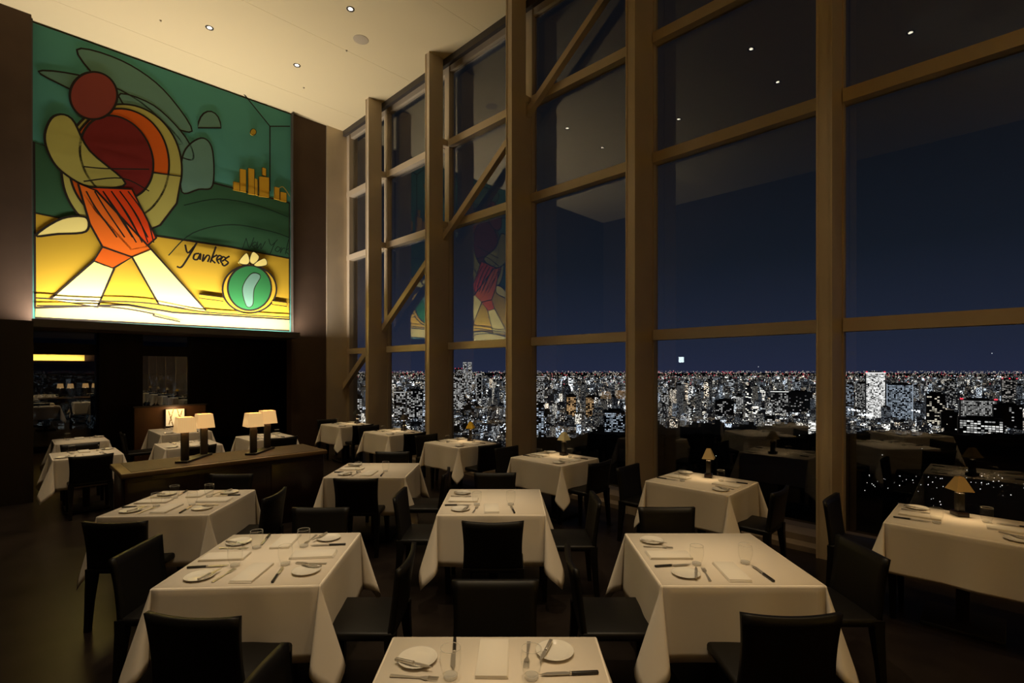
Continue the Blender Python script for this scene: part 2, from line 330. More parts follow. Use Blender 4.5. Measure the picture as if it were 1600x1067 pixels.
# ---------------------------------------------------------------- window wall
COLB = [10.307, 8.0, 5.752, 3.50, 1.293, -.93, -3.18, -5.42, -7.66]
CA = 5.75
for i, b in enumerate(COLB):
    c = MB().abbox(CA + .02, 6.07, b - .07, b + .07, 0, CEIL - .001).build('column', metal_m)
    struct(c, 'champagne metal window column, number %d from the mural' % (i + 1))
    box_obj('flange', metal_m, CA, CA + .02, b - .07, b + .07, 0, CEIL - .002, parent=c)
    for q in (-.062, .062):
        box_obj('fin', metal_m, CA - .012, CA, b + q - .008, b + q + .008, 0, CEIL - .002, parent=c)
    zt = min(1.52 + .733 * (12.08 - b), CEIL - .14)
    box_obj('web_plate', metal_m, 6.07, 6.22, b - .06, b + .06, .125, zt, parent=c)
    for z in (2.372, 4.79, 6.43):
        if z > zt: box_obj('bracket', metal_m, 6.07, 6.22, b - .05, b + .05, z - .06, z + .06, parent=c)
edges = [12.17] + COLB + [-9]
struct(box_obj('trim_1', sill_m, 5.85, 6.02, -9, 12.17, 0, .055), 'lower pale step of the window sill')
struct(box_obj('trim_2', sill_m, 6.02, 6.5, -9, 12.17, 0, .125), 'pale window sill along the glass')
struct(box_obj('trim_3', blind_m, 6.09, 6.17, -9, 12.17, CEIL - .13, CEIL), 'dark blind pocket along the ceiling edge')
for i in range(len(edges) - 1):
    b1, b0 = edges[i], edges[i + 1]
    lo = b0 + (.07 if i < len(edges) - 2 else 0); hi = b1 - (.07 if i else 0)
    w = MB().abbox(6.22, 6.34, b0 - .07, b0 + .07, .125, CEIL - .03).build('window_%d' % (i + 1), metal_m)
    struct(w, 'tall window bay with metal transoms, number %d from the mural' % (i + 1))
    for z in (2.372, 4.79, 6.43):
        box_obj('transom', metal_m, 6.19, 6.34, lo, hi, z - .07, z + .07, parent=w)
    box_obj('transom', metal_m, 6.24, 6.34, lo, hi, CEIL - .18, CEIL - .03, parent=w)
    for z0, z1 in ((.125, 2.302), (2.442, 4.72), (4.86, 6.36), (6.50, CEIL - .18)):
        if i == 0 and z0 < .2: box_obj('jamb', metal_m, 6.2, 6.34, 12.04, 12.17, .125, CEIL - .03, parent=w)
        box_obj('pane', pane_m, 6.30, 6.312, lo, hi, z0, z1, parent=w)
# long diagonal brace behind the columns
def zb(b): return 1.52 + .733 * (12.08 - b)
b0, b1 = 12.15, 3.2
vs = []
for b in (b0, b1):
    for a, dz in ((6.075, -.085), (6.18, -.085), (6.18, .085), (6.075, .085)): vs.append(ab(a, b, min(zb(b) + dz, CEIL)))
br = MB().add(vs, [(0, 1, 2, 3), (7, 6, 5, 4), (0, 4, 5, 1), (1, 5, 6, 2), (2, 6, 7, 3), (3, 7, 4, 0)]).build('diagonal_brace', metal_m)
struct(br, 'long diagonal metal brace rising across the far windows')
# ---------------------------------------------------------------- ceiling fittings
DLL = {(2.56, 10.2): 'recessed ceiling downlight above the mural, leftmost of the three in view', (4.12, 10.2): 'recessed ceiling downlight nearest the window corner, lowest of the three in view', (4.12, 7.96): 'recessed ceiling downlight beside the round loudspeaker grille'}
for a, b in DL:
    o = empty('downlight', ab(a, b, CEIL), RZ)
    tag(o, DLL.get((a, b), 'recessed ceiling downlight seen only mirrored in the window glass'), 'downlight', 'recessed ceiling downlights')
    MB().lathe([(.036, 0), (.068, 0), (.066, -.008), (.042, -.003), (.036, 0)], 20).build('trim_ring', blind_m, o)
    MB().lathe([(.0, -.0025), (.036, -.0025), (.036, -.001)], 16).build('lens', bulb, o)
o = empty('ceiling_speaker', ab(4.64, 8.56, CEIL)); tag(o, 'round flat loudspeaker grille set in the ceiling', 'speaker')
MB().lathe([(0, -.006), (.13, -.006), (.14, -.003), (.14, 0)], 28).build('grille', speaker_m, o)
for a, b, l in ((1.9, 10.6, 'tiny ceiling sprinkler nearest the mural left part'), (4.6, 9.05, 'tiny ceiling sprinkler beside the round loudspeaker'), (4.55, 10.9, 'tiny ceiling sprinkler between loudspeaker and mural wall')):
    s = MB().lathe([(0, -.02), (.014, -.02), (.014, -.015), (.005, -.013), (.005, -.003), (.02, -.003), (.02, 0)], 12).build('sprinkler_head', speaker_m)
    s.location = ab(a, b, CEIL); tag(s, l, 'sprinkler')
# ---------------------------------------------------------------- mural
MB_B = 12.2
mroot = empty('mural', ab(2.54, MB_B, 2.8), 0)
tag(mroot, 'huge painted mural of flat colour shapes on the dark brown wall', 'mural')
def catmull(P, closed, n=5):
    out = []; m = len(P); R = range(m if closed else m - 1)
    for i in R:
        g = (lambda k: P[k % m]) if closed else (lambda k: P[min(max(k, 0), m - 1)])
        p0, p1, p2, p3 = g(i - 1), g(i), g(i + 1), g(i + 2)
        for t in np.linspace(0, 1, n, endpoint=False):
            out.append(tuple(.5 * (2 * p1[k] + (p2[k] - p0[k]) * t + (2 * p0[k] - 5 * p1[k] + 4 * p2[k] - p3[k]) * t * t + (3 * p1[k] - p0[k] - 3 * p2[k] + p3[k]) * t ** 3) for k in (0, 1)))
    if not closed: out.append(P[-1])
    return out
def on_wall(o):
    o.parent = mroot; o.matrix_parent_inverse = Matrix.Translation(-mroot.location)
def slab(name, m, P, b_front, th):
    n = len(P)
    vs = [ab(a, b_front, z) for a, z in P] + [ab(a, b_front + th, z) for a, z in P]
    fs = [tuple(range(n)), tuple(range(2 * n - 1, n - 1, -1))] + [(i, n + i, n + (i + 1) % n, (i + 1) % n) for i in range(n)]
    return MB().add(vs, fs).build(name, m)
def ribbon(P, w, bf, closed, mb):
    m = len(P); vs = []
    for i in range(m):
        p, q = (P[(i - 1) % m], P[(i + 1) % m]) if closed else (P[max(i - 1, 0)], P[min(i + 1, m - 1)])
        t = Vector((q[0] - p[0], q[1] - p[1])); t = t.normalized() if t.length > 1e-6 else Vector((1, 0))
        nx, nz = -t.y * w / 2, t.x * w / 2
        for bb_ in (bf, bf + .002):
            vs.append(ab(P[i][0] + nx, bb_, P[i][1] + nz)); vs.append(ab(P[i][0] - nx, bb_, P[i][1] - nz))
    fs = []
    for i in range(m if closed else m - 1):
        j = (i + 1) % m; A, B = 4 * i, 4 * j
        fs += [(A, B, B + 1, A + 1), (A + 2, A + 3, B + 3, B + 2), (A, A + 2, B + 2, B), (A + 1, B + 1, B + 3, A + 3)]
    mb.add(vs, fs)
on_wall(box_obj('canvas', MATS['paint_teal'], .31, 4.78, MB_B, MB_B + .04, 2.8, 8.02))
for i, (nm, c, sm, P, ow) in enumerate(MURAL):
    bf = MB_B - .0012 * (i + 1) - .002
    Q = catmull(P, True) if sm else P
    o = slab(nm, MATS['paint_' + c], Q, bf, MB_B - bf); on_wall(o)
    mb = MB(); ribbon(Q, ow, bf - .0012, True, mb); r = mb.build('outline', MATS['paint_black']); r.parent = o
for c, w, sm, P in MLINES:
    mb = MB(); ribbon(catmull(P, False) if sm and len(P) > 2 else P, w, MB_B - .075, False, mb); o = mb.build('painted_line', MATS['paint_' + c]); on_wall(o)
for nm, bx in (('frame', (.29, .31)), ('frame', (4.78, 4.80))):
    on_wall(box_obj(nm, blind_m, *bx, 12.08, 12.24, 2.78, 8.03))
tr = MB().abbox(.29, 4.80, 11.70, 12.24, 2.63, 2.66).abbox(.29, 4.80, 11.70, 11.72, 2.66, 2.765)
tr = tr.build('lamp_tray', blind_m); on_wall(tr)
# second lit artwork on the wall behind, seen only mirrored in the alcove glass
am = empty('wall_artwork', ab(1, -8.98, 2.45)); tag(am, 'wide glowing artwork strip mirrored in the dark alcove window', 'artwork')
def onw(o): o.parent = am; o.matrix_parent_inverse = Matrix.Translation(-am.location)
onw(box_obj('canvas', MATS['paint_cream'], -1.4, 3.4, -8.99, -8.95, 2.45, 2.95))
for i in range(7):
    onw(slab('painted_patch', MATS['paint_' + ('brick_red', 'dark_red', 'black')[i % 3]], [(-1.2 + i * .27, 2.5 + .05 * (i % 2)), (-1.05 + i * .27, 2.5), (-1.0 + i * .27, 2.85), (-1.15 + i * .27, 2.9)], -8.945, -.006))
onw(box_obj('lamp_tray', blind_m, -1.4, 3.4, -8.95, -8.6, 2.28, 2.33))
sg = empty('lit_sign', ab(-4.98, 8.56, 2.27)); tag(sg, 'small square lit sign mirrored in the window glass', 'sign')
MB().box((0, 0, 0), (.03, .24, .24), RZ).build('housing', blind_m, sg); MB().box((.018 * NV[0], .018 * NV[1], 0), (.008, .20, .20), RZ).build('lit_face', sign_m, sg)
# ---------------------------------------------------------------- divider with twin lamps
dv = empty('room_divider', ab(1.87, 6.69, 0), RZ)
tag(dv, 'low dark mahogany room divider with brown top carrying the twin lamps', 'divider')
MB().box((0, 0, .40), (2.08, .70, .80)).build('body', mahog, dv, .012)
MB().box((0, 0, .825), (2.14, .78, .05)).build('edge_frame', edge_m, dv, .006)
MB().box((.03, .01, .8515), (2.02, .68, .004)).build('top_inlay', walnut, dv)
MB().box((0, 0, .03), (2.0, .64, .06)).build('plinth', black_m, dv)
for s in (-.7, 0, .7):
    MB().box((s, -.352, .42), (.64, .012, .66)).build('front_panel', mahog, dv, .004)
def twin_lamp(p0, p1, label):
    c = [(p0[0] + p1[0]) / 2, (p0[1] + p1[1]) / 2]
    r = empty('twin_table_lamp', ab(c[0], c[1], .8535), RZ)
    tag(r, label, 'lamp', 'twin lamps on the divider')
    L0 = (p0[0] - c[0], p0[1] - c[1]); L1 = (p1[0] - c[0], p1[1] - c[1])
    ang = math.atan2(L1[1] - L0[1], L1[0] - L0[0]); ln = math.hypot(L1[0] - L0[0], L1[1] - L0[1])
    MB().box((0, 0, .0125), (ln + .16, .13, .025), ang).build('base', lampbase, r, .003)
    for L in (L0, L1):
        MB().box((L[0], L[1], .18), (.075, .045, .315), 0).build('post', lampbase, r, .004)
        sh = MB(); w0, w1, h0, h1 = .096, .077, .345, .51
        for q in (0, .006):
            ca, sa = 1, 0
            cor = [(i * ca - j * sa, i * sa + j * ca) for i, j in ((-1, -1), (1, -1), (1, 1), (-1, 1))]
            b0_ = [(L[0] + i * (w0 - q), L[1] + j * (w0 - q), h0) for i, j in cor]
            t0_ = [(L[0] + i * (w1 - q), L[1] + j * (w1 - q), h1) for i, j in cor]
            sh.add(b0_ + t0_, [(0, 1, 5, 4), (1, 2, 6, 5), (2, 3, 7, 6), (3, 0, 4, 7)])
        s = sh.build('lamp_shade', shade_m, r)
        MB().lathe([(0, .337), (.012, .337), (.012, .36), (.028, .38), (.03, .41), (.018, .44), (0, .45)], 12, (L[0], L[1], 0)).build('bulb', bulb, r)
        p = ab(c[0] + L[0], c[1] + L[1], .8535 + .42)
        light('shade_lamp', 'POINT', p, 5, (1, .66, .30), shadow_soft_size=.03)
twin_lamp((1.41, 6.60), (1.68, 6.93), 'left twin lamp with two pleated cream shades on the divider')
twin_lamp((2.14, 6.62), (2.40, 6.90), 'right twin lamp with two pleated cream shades on the divider')
# partition with glowing screen lamp beside the alcove tables
pt_ = empty('low_partition', ab(2.4, 12.38, 0), RZ); tag(pt_, 'low dark wood partition behind the glowing screen lamp', 'partition')
MB().box((0, 0, .57), (1.25, .08, 1.14)).build('panel', mat('reddish_wood', (.10, .045, .018), .4, var=.2), pt_, .006)
MB().box((0, 0, 1.15), (1.29, .12, .03)).build('cap_rail', dark_m, pt_)
sl = empty('screen_lamp', ab(2.45, 12.27, .74), RZ); tag(sl, 'rectangular glowing paper screen lamp on the low wood partition', 'lamp')
MB().box((0, .03, .17), (.34, .04, .36)).build('back_box', blind_m, sl); MB().box((0, -.002, .17), (.32, .02, .34)).build('paper_screen', panel_glow, sl)
ink = mat('paper_ink', (.52, .42, .22), .9)
for s in range(12):
    MB().box((-.115 + .077 * (s % 4), -.0135, .05 + .115 * (s // 4)), (.018, .003, .10), 0).build('paper_leaf', ink, sl).rotation_euler = (0, .25 * (-1) ** s, 0)
light('screen_lamp_light', 'POINT', ab(2.45, 12.1, 1.15), 5, (1, .62, .28), shadow_soft_size=.1)
# ---------------------------------------------------------------- dining chair
def make_chair():
    r = empty('dining_chair')
    MB().box((0, .0, .435), (.45, .45, .05)).build('seat', leather, r, .016)
    def sheet(off):
        def fn(u, v):
            hw = .222 - .012 * math.sin(PI * v) + .004 * v
            x = (u - .5) * 2 * hw
            y = -.205 - .048 * v - .022 * (1 - (2 * u - 1) ** 2) * v + off
            z = .42 + (.385 - .010 * (1 - (2 * u - 1) ** 2)) * v
            return (x, y, z)
        return fn
    nu, nv = 10, 8
    f, _ = grid(sheet(.016), nu, nv); b, q = grid(sheet(-.014), nu, nv); n = len(f)
    fs = [tuple(reversed(t)) for t in q]; fs = [tuple(t) for t in fs] + [tuple(i + n for i in t) for t in q]
    rim = list(range(nu + 1)) + [j * (nu + 1) + nu for j in range(1, nv + 1)] + [nv * (nu + 1) + i for i in range(nu - 1, -1, -1)] + [j * (nu + 1) for j in range(nv - 1, 0, -1)]
    fs += [(rim[i], rim[(i + 1) % len(rim)], rim[(i + 1) % len(rim)] + n, rim[i] + n) for i in range(len(rim))]
    MB().add(f + b, fs, 0, True).build('backrest', leather, r)
    for sx_ in (-1, 1):
        for y0, y1, lz in ((.195, .20, .43), (-.205, -.235, .45)):
            vs = []
            for z, h, yy, xx in ((0, .017, y1, .205), (.2, .021, (y0 + y1) / 2, .203), (.37, .028, y0, .198), (lz, .03, y0, .195)):
                vs += [(sx_ * xx + i * h, yy + j * h, z) for i, j in ((-1, -1), (1, -1), (1, 1), (-1, 1))]
            fs = [(3, 2, 1, 0), (12, 13, 14, 15)]
            for k_ in range(3):
                fs += [(4 * k_ + i, 4 * k_ + (i + 1) % 4, 4 * k_ + 4 + (i + 1) % 4, 4 * k_ + 4 + i) for i in range(4)]
            MB().add(vs, fs).build('leg', leather, r)
    return r
PROTO = None
def chair(x, y, face, label, group):
    # x, y: middle of the top edge of the backrest; face: heading in degrees
    global PROTO
    if PROTO is None: PROTO = make_chair(); o = PROTO
    else: o = copy_tree(PROTO)
    t = math.radians(face)
    o.location = (x + .255 * math.cos(t), y + .255 * math.sin(t), 0); o.rotation_euler = (0, 0, t - PI / 2)
    tag(o, label, 'chair', group)
# ---------------------------------------------------------------- tables, cloths
EW = .15
def cloth_mesh(wx, wy, drop, seed, ear=.23, flare=.04):
    rnd = random.Random(seed); mb = MB(); top = .75
    ph = [rnd.uniform(0, 6) for _ in range(8)]
    hx, hy = wx / 2, wy / 2
    r0 = .012
    mb.add(*grid(lambda u, v: ((u - .5) * wx, (v - .5) * wy, top), 2, 2), 0, True)
    def fall(t): # (outward, down) along a draped strip with a soft rounded edge
        q = min(t / r0, 1.57) if t < r0 * 1.57 else 1.57
        o = r0 * math.sin(q); dn = r0 * (1 - math.cos(q))
        if t > r0 * 1.57:
            e = t - r0 * 1.57; dn += e * .995; o += e * flare
        return o, dn
    ts = [0, .006, .012, .019, .05, .1, .16, .22, .29, .36, drop]
    nt_ = len(ts) - 1
    amp = lambda t: .011 * (t / drop)
    for s in range(4):
        L = wx if s % 2 == 0 else wy; H = hy if s % 2 == 0 else hx
        def fn(u, v, s=s, L=L, H=H):
            t = ts[round(v * nt_)]; x = (u - .5) * L; o, dn = fall(t)
            w = math.sin(PI * u)
            o += amp(t) * w * (math.sin(u * 9 + ph[s]) + .5 * math.sin(u * 17 + ph[s + 4]))
            dn += t * .012 * w * math.sin(u * 5 + ph[s])
            p = (x, -H - o)
            for _ in range(s): p = (-p[1], p[0])
            return (p[0], p[1], top - dn)
        mb.add(*grid(fn, 18, nt_), 0, True)
    for s in range(4):
        sx_, sy_ = ((1, -1), (1, 1), (-1, 1), (-1, -1))[s]
        A = ear * rnd.uniform(.8, 1.15); sk = rnd.uniform(-.12, .12)
        def fn(u, v, sx_=sx_, sy_=sy_, A=A, sk=sk):
            th = u * PI / 2; t = ts[round(v * nt_)]
            R = t / max(math.cos(th), math.sin(th))
            e = max(R - .025, 0)
            o, dn = fall(R)
            sn = math.sin(2 * th); tw = EW * e * math.sin(4 * th)
            ox = o * math.cos(th) ** .8 + A * e * sn ** 1.3 * (.72 + sk) + tw; oy = o * math.sin(th) ** .8 + A * e * sn ** 1.3 * (.72 - sk) - tw
            return (sx_ * (hx + ox), sy_ * (hy + oy), top - dn * (1 - .05 * sn))
        vs, fs = grid(fn, 16, nt_)
        if sx_ * sy_ > 0: pass
        else: fs = [tuple(reversed(f)) for f in fs]
        mb.add(vs, fs, 0, True)
    o = mb.build('tablecloth', linen)
    return o
def table(x, y, rz, wx, wy, phrase, seed, drop=.41, ear=.23):
    r = empty('dining_table', (x, y, 0), rz)
    tag(r, 'table under the white cloth: ' + phrase, 'table', 'dining tables under white cloths')
    MB().box((0, 0, .7325), (wx - .004, wy - .004, .03)).build('tabletop', dark_m, r)
    MB().lathe([(.04, .03), (.04, .70), (.10, .715)], 14).build('pedestal', black_m, r)
    MB().box((0, 0, .015), (.46, .46, .03)).build('base', black_m, r, .006)
    c = cloth_mesh(wx, wy, drop, seed, ear); c.location = (x, y, 0); c.rotation_euler = (0, 0, rz)
    m = c.modifiers.new('thickness', 'SOLIDIFY'); m.thickness = .0012; m.offset = 1
    tag(c, 'white tablecloth draped over ' + phrase, 'tablecloth', 'white tablecloths')
# ---------------------------------------------------------------- table setting pieces
ZT = .7525
def single(mb, name, mats): 
    o = mb.build(name, mats); return o
def make_plate():
    return MB().lathe([(0, .004), (.048, .004), (.055, .006), (.074, .013), (.078, .014), (.078, .0125), (.058, .003), (.05, 0), (0, 0)], 28).build('bread_plate', porc)
def make_knife(name, L, wide, hm=None):
    r = empty(name)
    h = L * .46
    MB().box((0, -L / 2 + h / 2, .006), (.014, h, .011)).build('handle', hm or handle_m, r, .003)
    pts = [(-.006, -L / 2 + h), (.006, -L / 2 + h), (.006 + wide, -L / 2 + h + .02), (.006 + wide, L / 2 - .03), (0, L / 2), (-.006, L / 2 - .03)]
    MB().prism(pts, .005, .0068).build('blade', steel, r)
    MB().box((0, -L / 2 + h + .003, .006), (.013, .008, .012)).build('collar', steel, r, .002)
    return r
def make_fork():
    mb = MB(); L = .185
    mb.prism([(-.008, -L / 2), (.008, -L / 2), (.005, -.03), (.003, .02), (-.003, .02), (-.005, -.03)], .002, .0045)
    mb.prism([(-.003, .02), (.003, .02), (.011, .042), (.011, .052), (-.011, .052), (-.011, .042)], .003, .005)
    for x in (-.0095, -.0032, .0032, .0095): mb.prism([(x - .0017, .052), (x + .0017, .052), (x + .001, L / 2), (x - .001, L / 2)], .003, .006)
    return mb.build('fork', steel)
def make_napkin():
    r = empty('folded_napkin')
    for i in range(4):
        MB().box((.0008 * i, .001 * i, .0016 + .0031 * i), (.124 - .0015 * i, .262 - .003 * i, .0029)).build('fold_layer', napkin_m, r, .001, 1)
    return r
def make_glass():
    r = empty('water_glass')
    MB().lathe([(.0265, .012), (.034, .03), (.0405, .06), (.0405, .09), (.0375, .112), (.0365, .112), (.0385, .09), (.0385, .06), (.032, .031), (.022, .014), (0, .013)], 24).build('bowl', tumbler_m, r)
    MB().lathe([(0, 0), (.024, 0), (.026, .004), (.0265, .012), (.02, .0135), (0, .0128)], 24).build('thick_base', tumbler_base, r)
    MB().lathe([(.0365, .1115), (.0375, .1125), (.0378, .1115), (.0370, .1105), (.0365, .1115)], 24).build('rim', tumbler_base, r)
    return r
PR = {}
def put(key, maker, x, y, z, rz, label, cat, group):
    if key not in PR: PR[key] = maker(); o = PR[key]
    else: o = copy_tree(PR[key])
    o.location = (x, y, z); o.rotation_euler = (0, 0, rz); tag(o, label, cat, group)
def setting(tx, ty, trz, half, face, phrase, skip=(), jit=0):
    # face: heading of the diner, in the table's own frame (degrees; 90 = looking along +y)
    q = math.radians(face - 90) + trz; c, s = math.cos(q), math.sin(q)
    rj = random.Random(jit)
    def P(lx, ly): return tx + lx * c - ly * s, ty + lx * s + ly * c
    e = -half
    J = lambda: rj.uniform(-.008, .008)
    items = [('bread_plate', make_plate, -.255, e + .125, 0, 0, 'white bread plate', 'plate'),
             ('butter_knife', lambda: make_knife('butter_knife', .165, .003, steel), -.205, e + .128, .012, -.30, 'butter knife on bread plate', 'knife'),
             ('fork', make_fork, -.140, e + .135, 0, -.12, 'steel fork', 'fork'),
             ('folded_napkin', make_napkin, 0, e + .165, 0, 0, 'folded white napkin', 'napkin'),
             ('dinner_knife', lambda: make_knife('dinner_knife', .225, .006), .165, e + .135, 0, .12, 'black-handled dinner knife', 'knife'),
             ('water_glass', make_glass, .150, e + .285, 0, 0, 'clear water glass', 'glass')]
    for nm, mk, lx, ly, dz, rz, lab, cat in items:
        if nm in skip: continue
        x, y = P(lx + J(), ly + J())
        put(nm, mk, x, y, ZT + dz, q + rz + J() * 8, lab + ', ' + phrase, cat, {'knife': 'knives', 'glass': 'water glasses'}.get(cat, cat + 's') + ' on the tables')
TABLES = [
    ('nearest table at the photo bottom', -.075, 1.715, 0, .86, .86, 'FLR'),
    ('big table front left', -1.485, 3.075, math.radians(3), .86, .85, 'NFLR'),
    ('middle table with one chair in front', -.165, 4.38, 0, .85, .84, 'NL'),
    ('big table front right', 1.235, 3.085, 0, .865, .84, 'NL'),
    ('big table left before the divider', -2.86, 4.35, math.radians(4), .83, .82, 'NFLR'),
    ('table right of the divider end', -1.58, 5.74, 0, .86, .80, 'NL')]
SIDE = {'N': (90, 'near place'), 'F': (-90, 'far place'), 'L': (0, 'left place'), 'R': (180, 'right place')}
for i, (ph, x, y, rz, wx, wy, sides) in enumerate(TABLES):
    table(x, y, rz, wx, wy, ph, 30 + i, ear=.15 if i == 4 else .23)
    for sd in sides:
        fa, nm = SIDE[sd]
        setting(x, y, rz, (wy if sd in 'NF' else wx) / 2, fa, nm + ' of the ' + ph, jit=i * 10 + ord(sd))
# window tables, turned with the window wall
GT = [('sixth', 9.85, 'farthest window table'), ('fifth', 8.05, 'second farthest window table'), ('fourth', 6.13, 'window table with yellow lamp'),
      ('third', 4.2, 'window table with cream lamp'), ('second', 2.23, 'window table with beige lamp'), ('first', .23, 'window table with tan lamp')]
SH = {9.85: (.03, .03, .03), 8.05: (.06, .05, .04), 6.13: (.85, .52, .02), 4.2: (.85, .78, .48), 2.23: (.62, .48, .24), .23: (.52, .36, .14)}
GLAB = ['dark shaded lamp on the farthest window table', 'dark brown lamp on the second window table from the mural wall', 'small lamp with bright yellow shade on a window table', 'small lamp with cream shade on a window table', 'small lamp with beige shade before the dark park', 'small lamp with tan shade near the right photo edge']
RW = RD - PI / 2
for i, (nm, b, ph) in enumerate(GT):
    p = ab(5.03, b); table(p.x, p.y, RW, .74, .84, ph, 60 + i, .38)
    setting(p.x, p.y, RW, .42, 90, 'right place of ' + ph, jit=200 + i)
    setting(p.x, p.y, RW, .42, -90, 'left place of ' + ph, jit=300 + i)
    lp = ab(5.27, b + .03, ZT); r = empty('cordless_lamp', lp, RW + .3 * (i % 3)); tag(r, GLAB[i], 'lamp', 'small lamps on the window tables')
    MB().box((0, 0, .018), (.105, .075, .036)).build('base', mahog, r, .004)
    MB().box((0, 0, .105), (.052, .045, .15)).build('post', lampbase, r, .004)
    m = mat('lamp_shade_%d' % i, SH[b], .8)
    sh = MB()
    for q in (0, .004):
        sh.add([(k1 * (.072 - q), k2 * (.06 - q), .20) for k1, k2 in ((-1, -1), (1, -1), (1, 1), (-1, 1))] + [(k1 * (.022 - q), k2 * (.02 - q), .305) for k1, k2 in ((-1, -1), (1, -1), (1, 1), (-1, 1))],
               [(0, 1, 5, 4), (1, 2, 6, 5), (2, 3, 7, 6), (3, 0, 4, 7)])
    sh.build('lamp_shade', m, r); MB().box((0, 0, .19), (.02, .02, .05)).build('socket', edge_m, r)
    l = light('cordless_lamp_light', 'SPOT', (lp.x, lp.y, lp.z + .24), 3.0, (1, .70, .36), spot_size=2.4, spot_blend=.6, shadow_soft_size=.02)
# tables beyond the divider
BT = [('left table by the dark pier', .76, 8.97, .70, .74), ('table at the alcove window', .84, 10.78, .64, .72),
      ('table under the screen lamp', 2.30, 11.15, .78, 1.1), ('table behind the left twin lamp', 1.97, 9.0, .72, .78), ('table behind the right twin lamp', 3.13, 9.05, .72, .74)]
for i, (ph, a, b, wx, wy) in enumerate(BT):
    p = ab(a, b); table(p.x, p.y, RW, wx, wy, ph, 90 + i, .40)
    if i != 1:
        setting(p.x, p.y, RW, wy / 2, 90, 'near side of ' + ph, jit=400 + i)
    setting(p.x, p.y, RW, wy / 2, -90, 'far side of ' + ph, jit=500 + i)
# ---------------------------------------------------------------- chairs
FG = 'black leather dining chairs'
for x, y, f, l in [
    (-.139, 3.61, 90, 'black chair with its back to us before the middle table'),
    (-.087, 2.60, -90, 'black chair facing us behind the nearest table'),
    (-1.43, 2.23, 84, 'black chair with its back to us at front left table'),
    (-.915, 1.78, 0, 'black chair left of the nearest table, only backrest corner showing'),
    (-2.33, 3.10, 4, 'black chair on the left side of the big front left table'),
    (-2.87, 3.605, 92, 'black chair before the left table near the divider'),
    (-2.11, 4.45, 182, 'black chair right of the left table near the divider'),
    (-2.95, 5.25, -90, 'black chair between the left table and the divider'),
    (-1.52, 3.97, -90, 'black chair on the far side of the big front left table'),
    (-.62, 2.95, 180, 'black chair on the right side of the big front left table'),
    (-1.575, 5.03, 90, 'black chair with its back to us right of the divider'),
    (-1.0, 4.45, 0, 'black chair on the left side of the middle table'),
    (-.71, 5.40, 180, 'black chair right of the table beside the divider end'),
    (-1.6, 6.68, -90, 'black chair behind the table beside the divider end'),
    (-.18, 5.31, -90, 'black chair facing us behind the middle table'),
    (.72, 4.30, 180, 'black chair on the right side of the middle table'),
    (.35, 2.95, 0, 'black chair on the left side of the front right table'),
    (1.256, 2.243, 90, 'black chair with its back to us at front right table'),
    (1.23, 3.98, -90, 'black chair facing us behind the front right table'),
    (2.17, 3.10, 180, 'black chair on the right side of the front right table')]:
    chair(x, y, f, l, FG)
hd = math.degrees(RD)
for i, (nm, b, ph) in enumerate(GT):
    if i < 5: p = ab(4.98, b - .76); chair(p.x, p.y, hd, 'black chair at the right end of ' + ph, FG)
    p = ab(4.98, b + .84); chair(p.x, p.y, hd + 180, 'black chair at the left end of ' + ph, FG)
for a, b, f, l in [(.76, 8.36, hd, 'black chair before the left table beside the dark pier'), (.76, 9.78, hd + 180, 'black chair behind the left table beside the dark pier'),
                   (1.95, 8.30, hd, 'black chair before the table behind the left twin lamp'), (3.16, 8.36, hd, 'black chair before the table behind the right twin lamp'),
                   (1.40, 10.9, hd - 90, 'black chair left of the table under the screen lamp')]:
    p = ab(a, b); chair(p.x, p.y, f, l, FG)
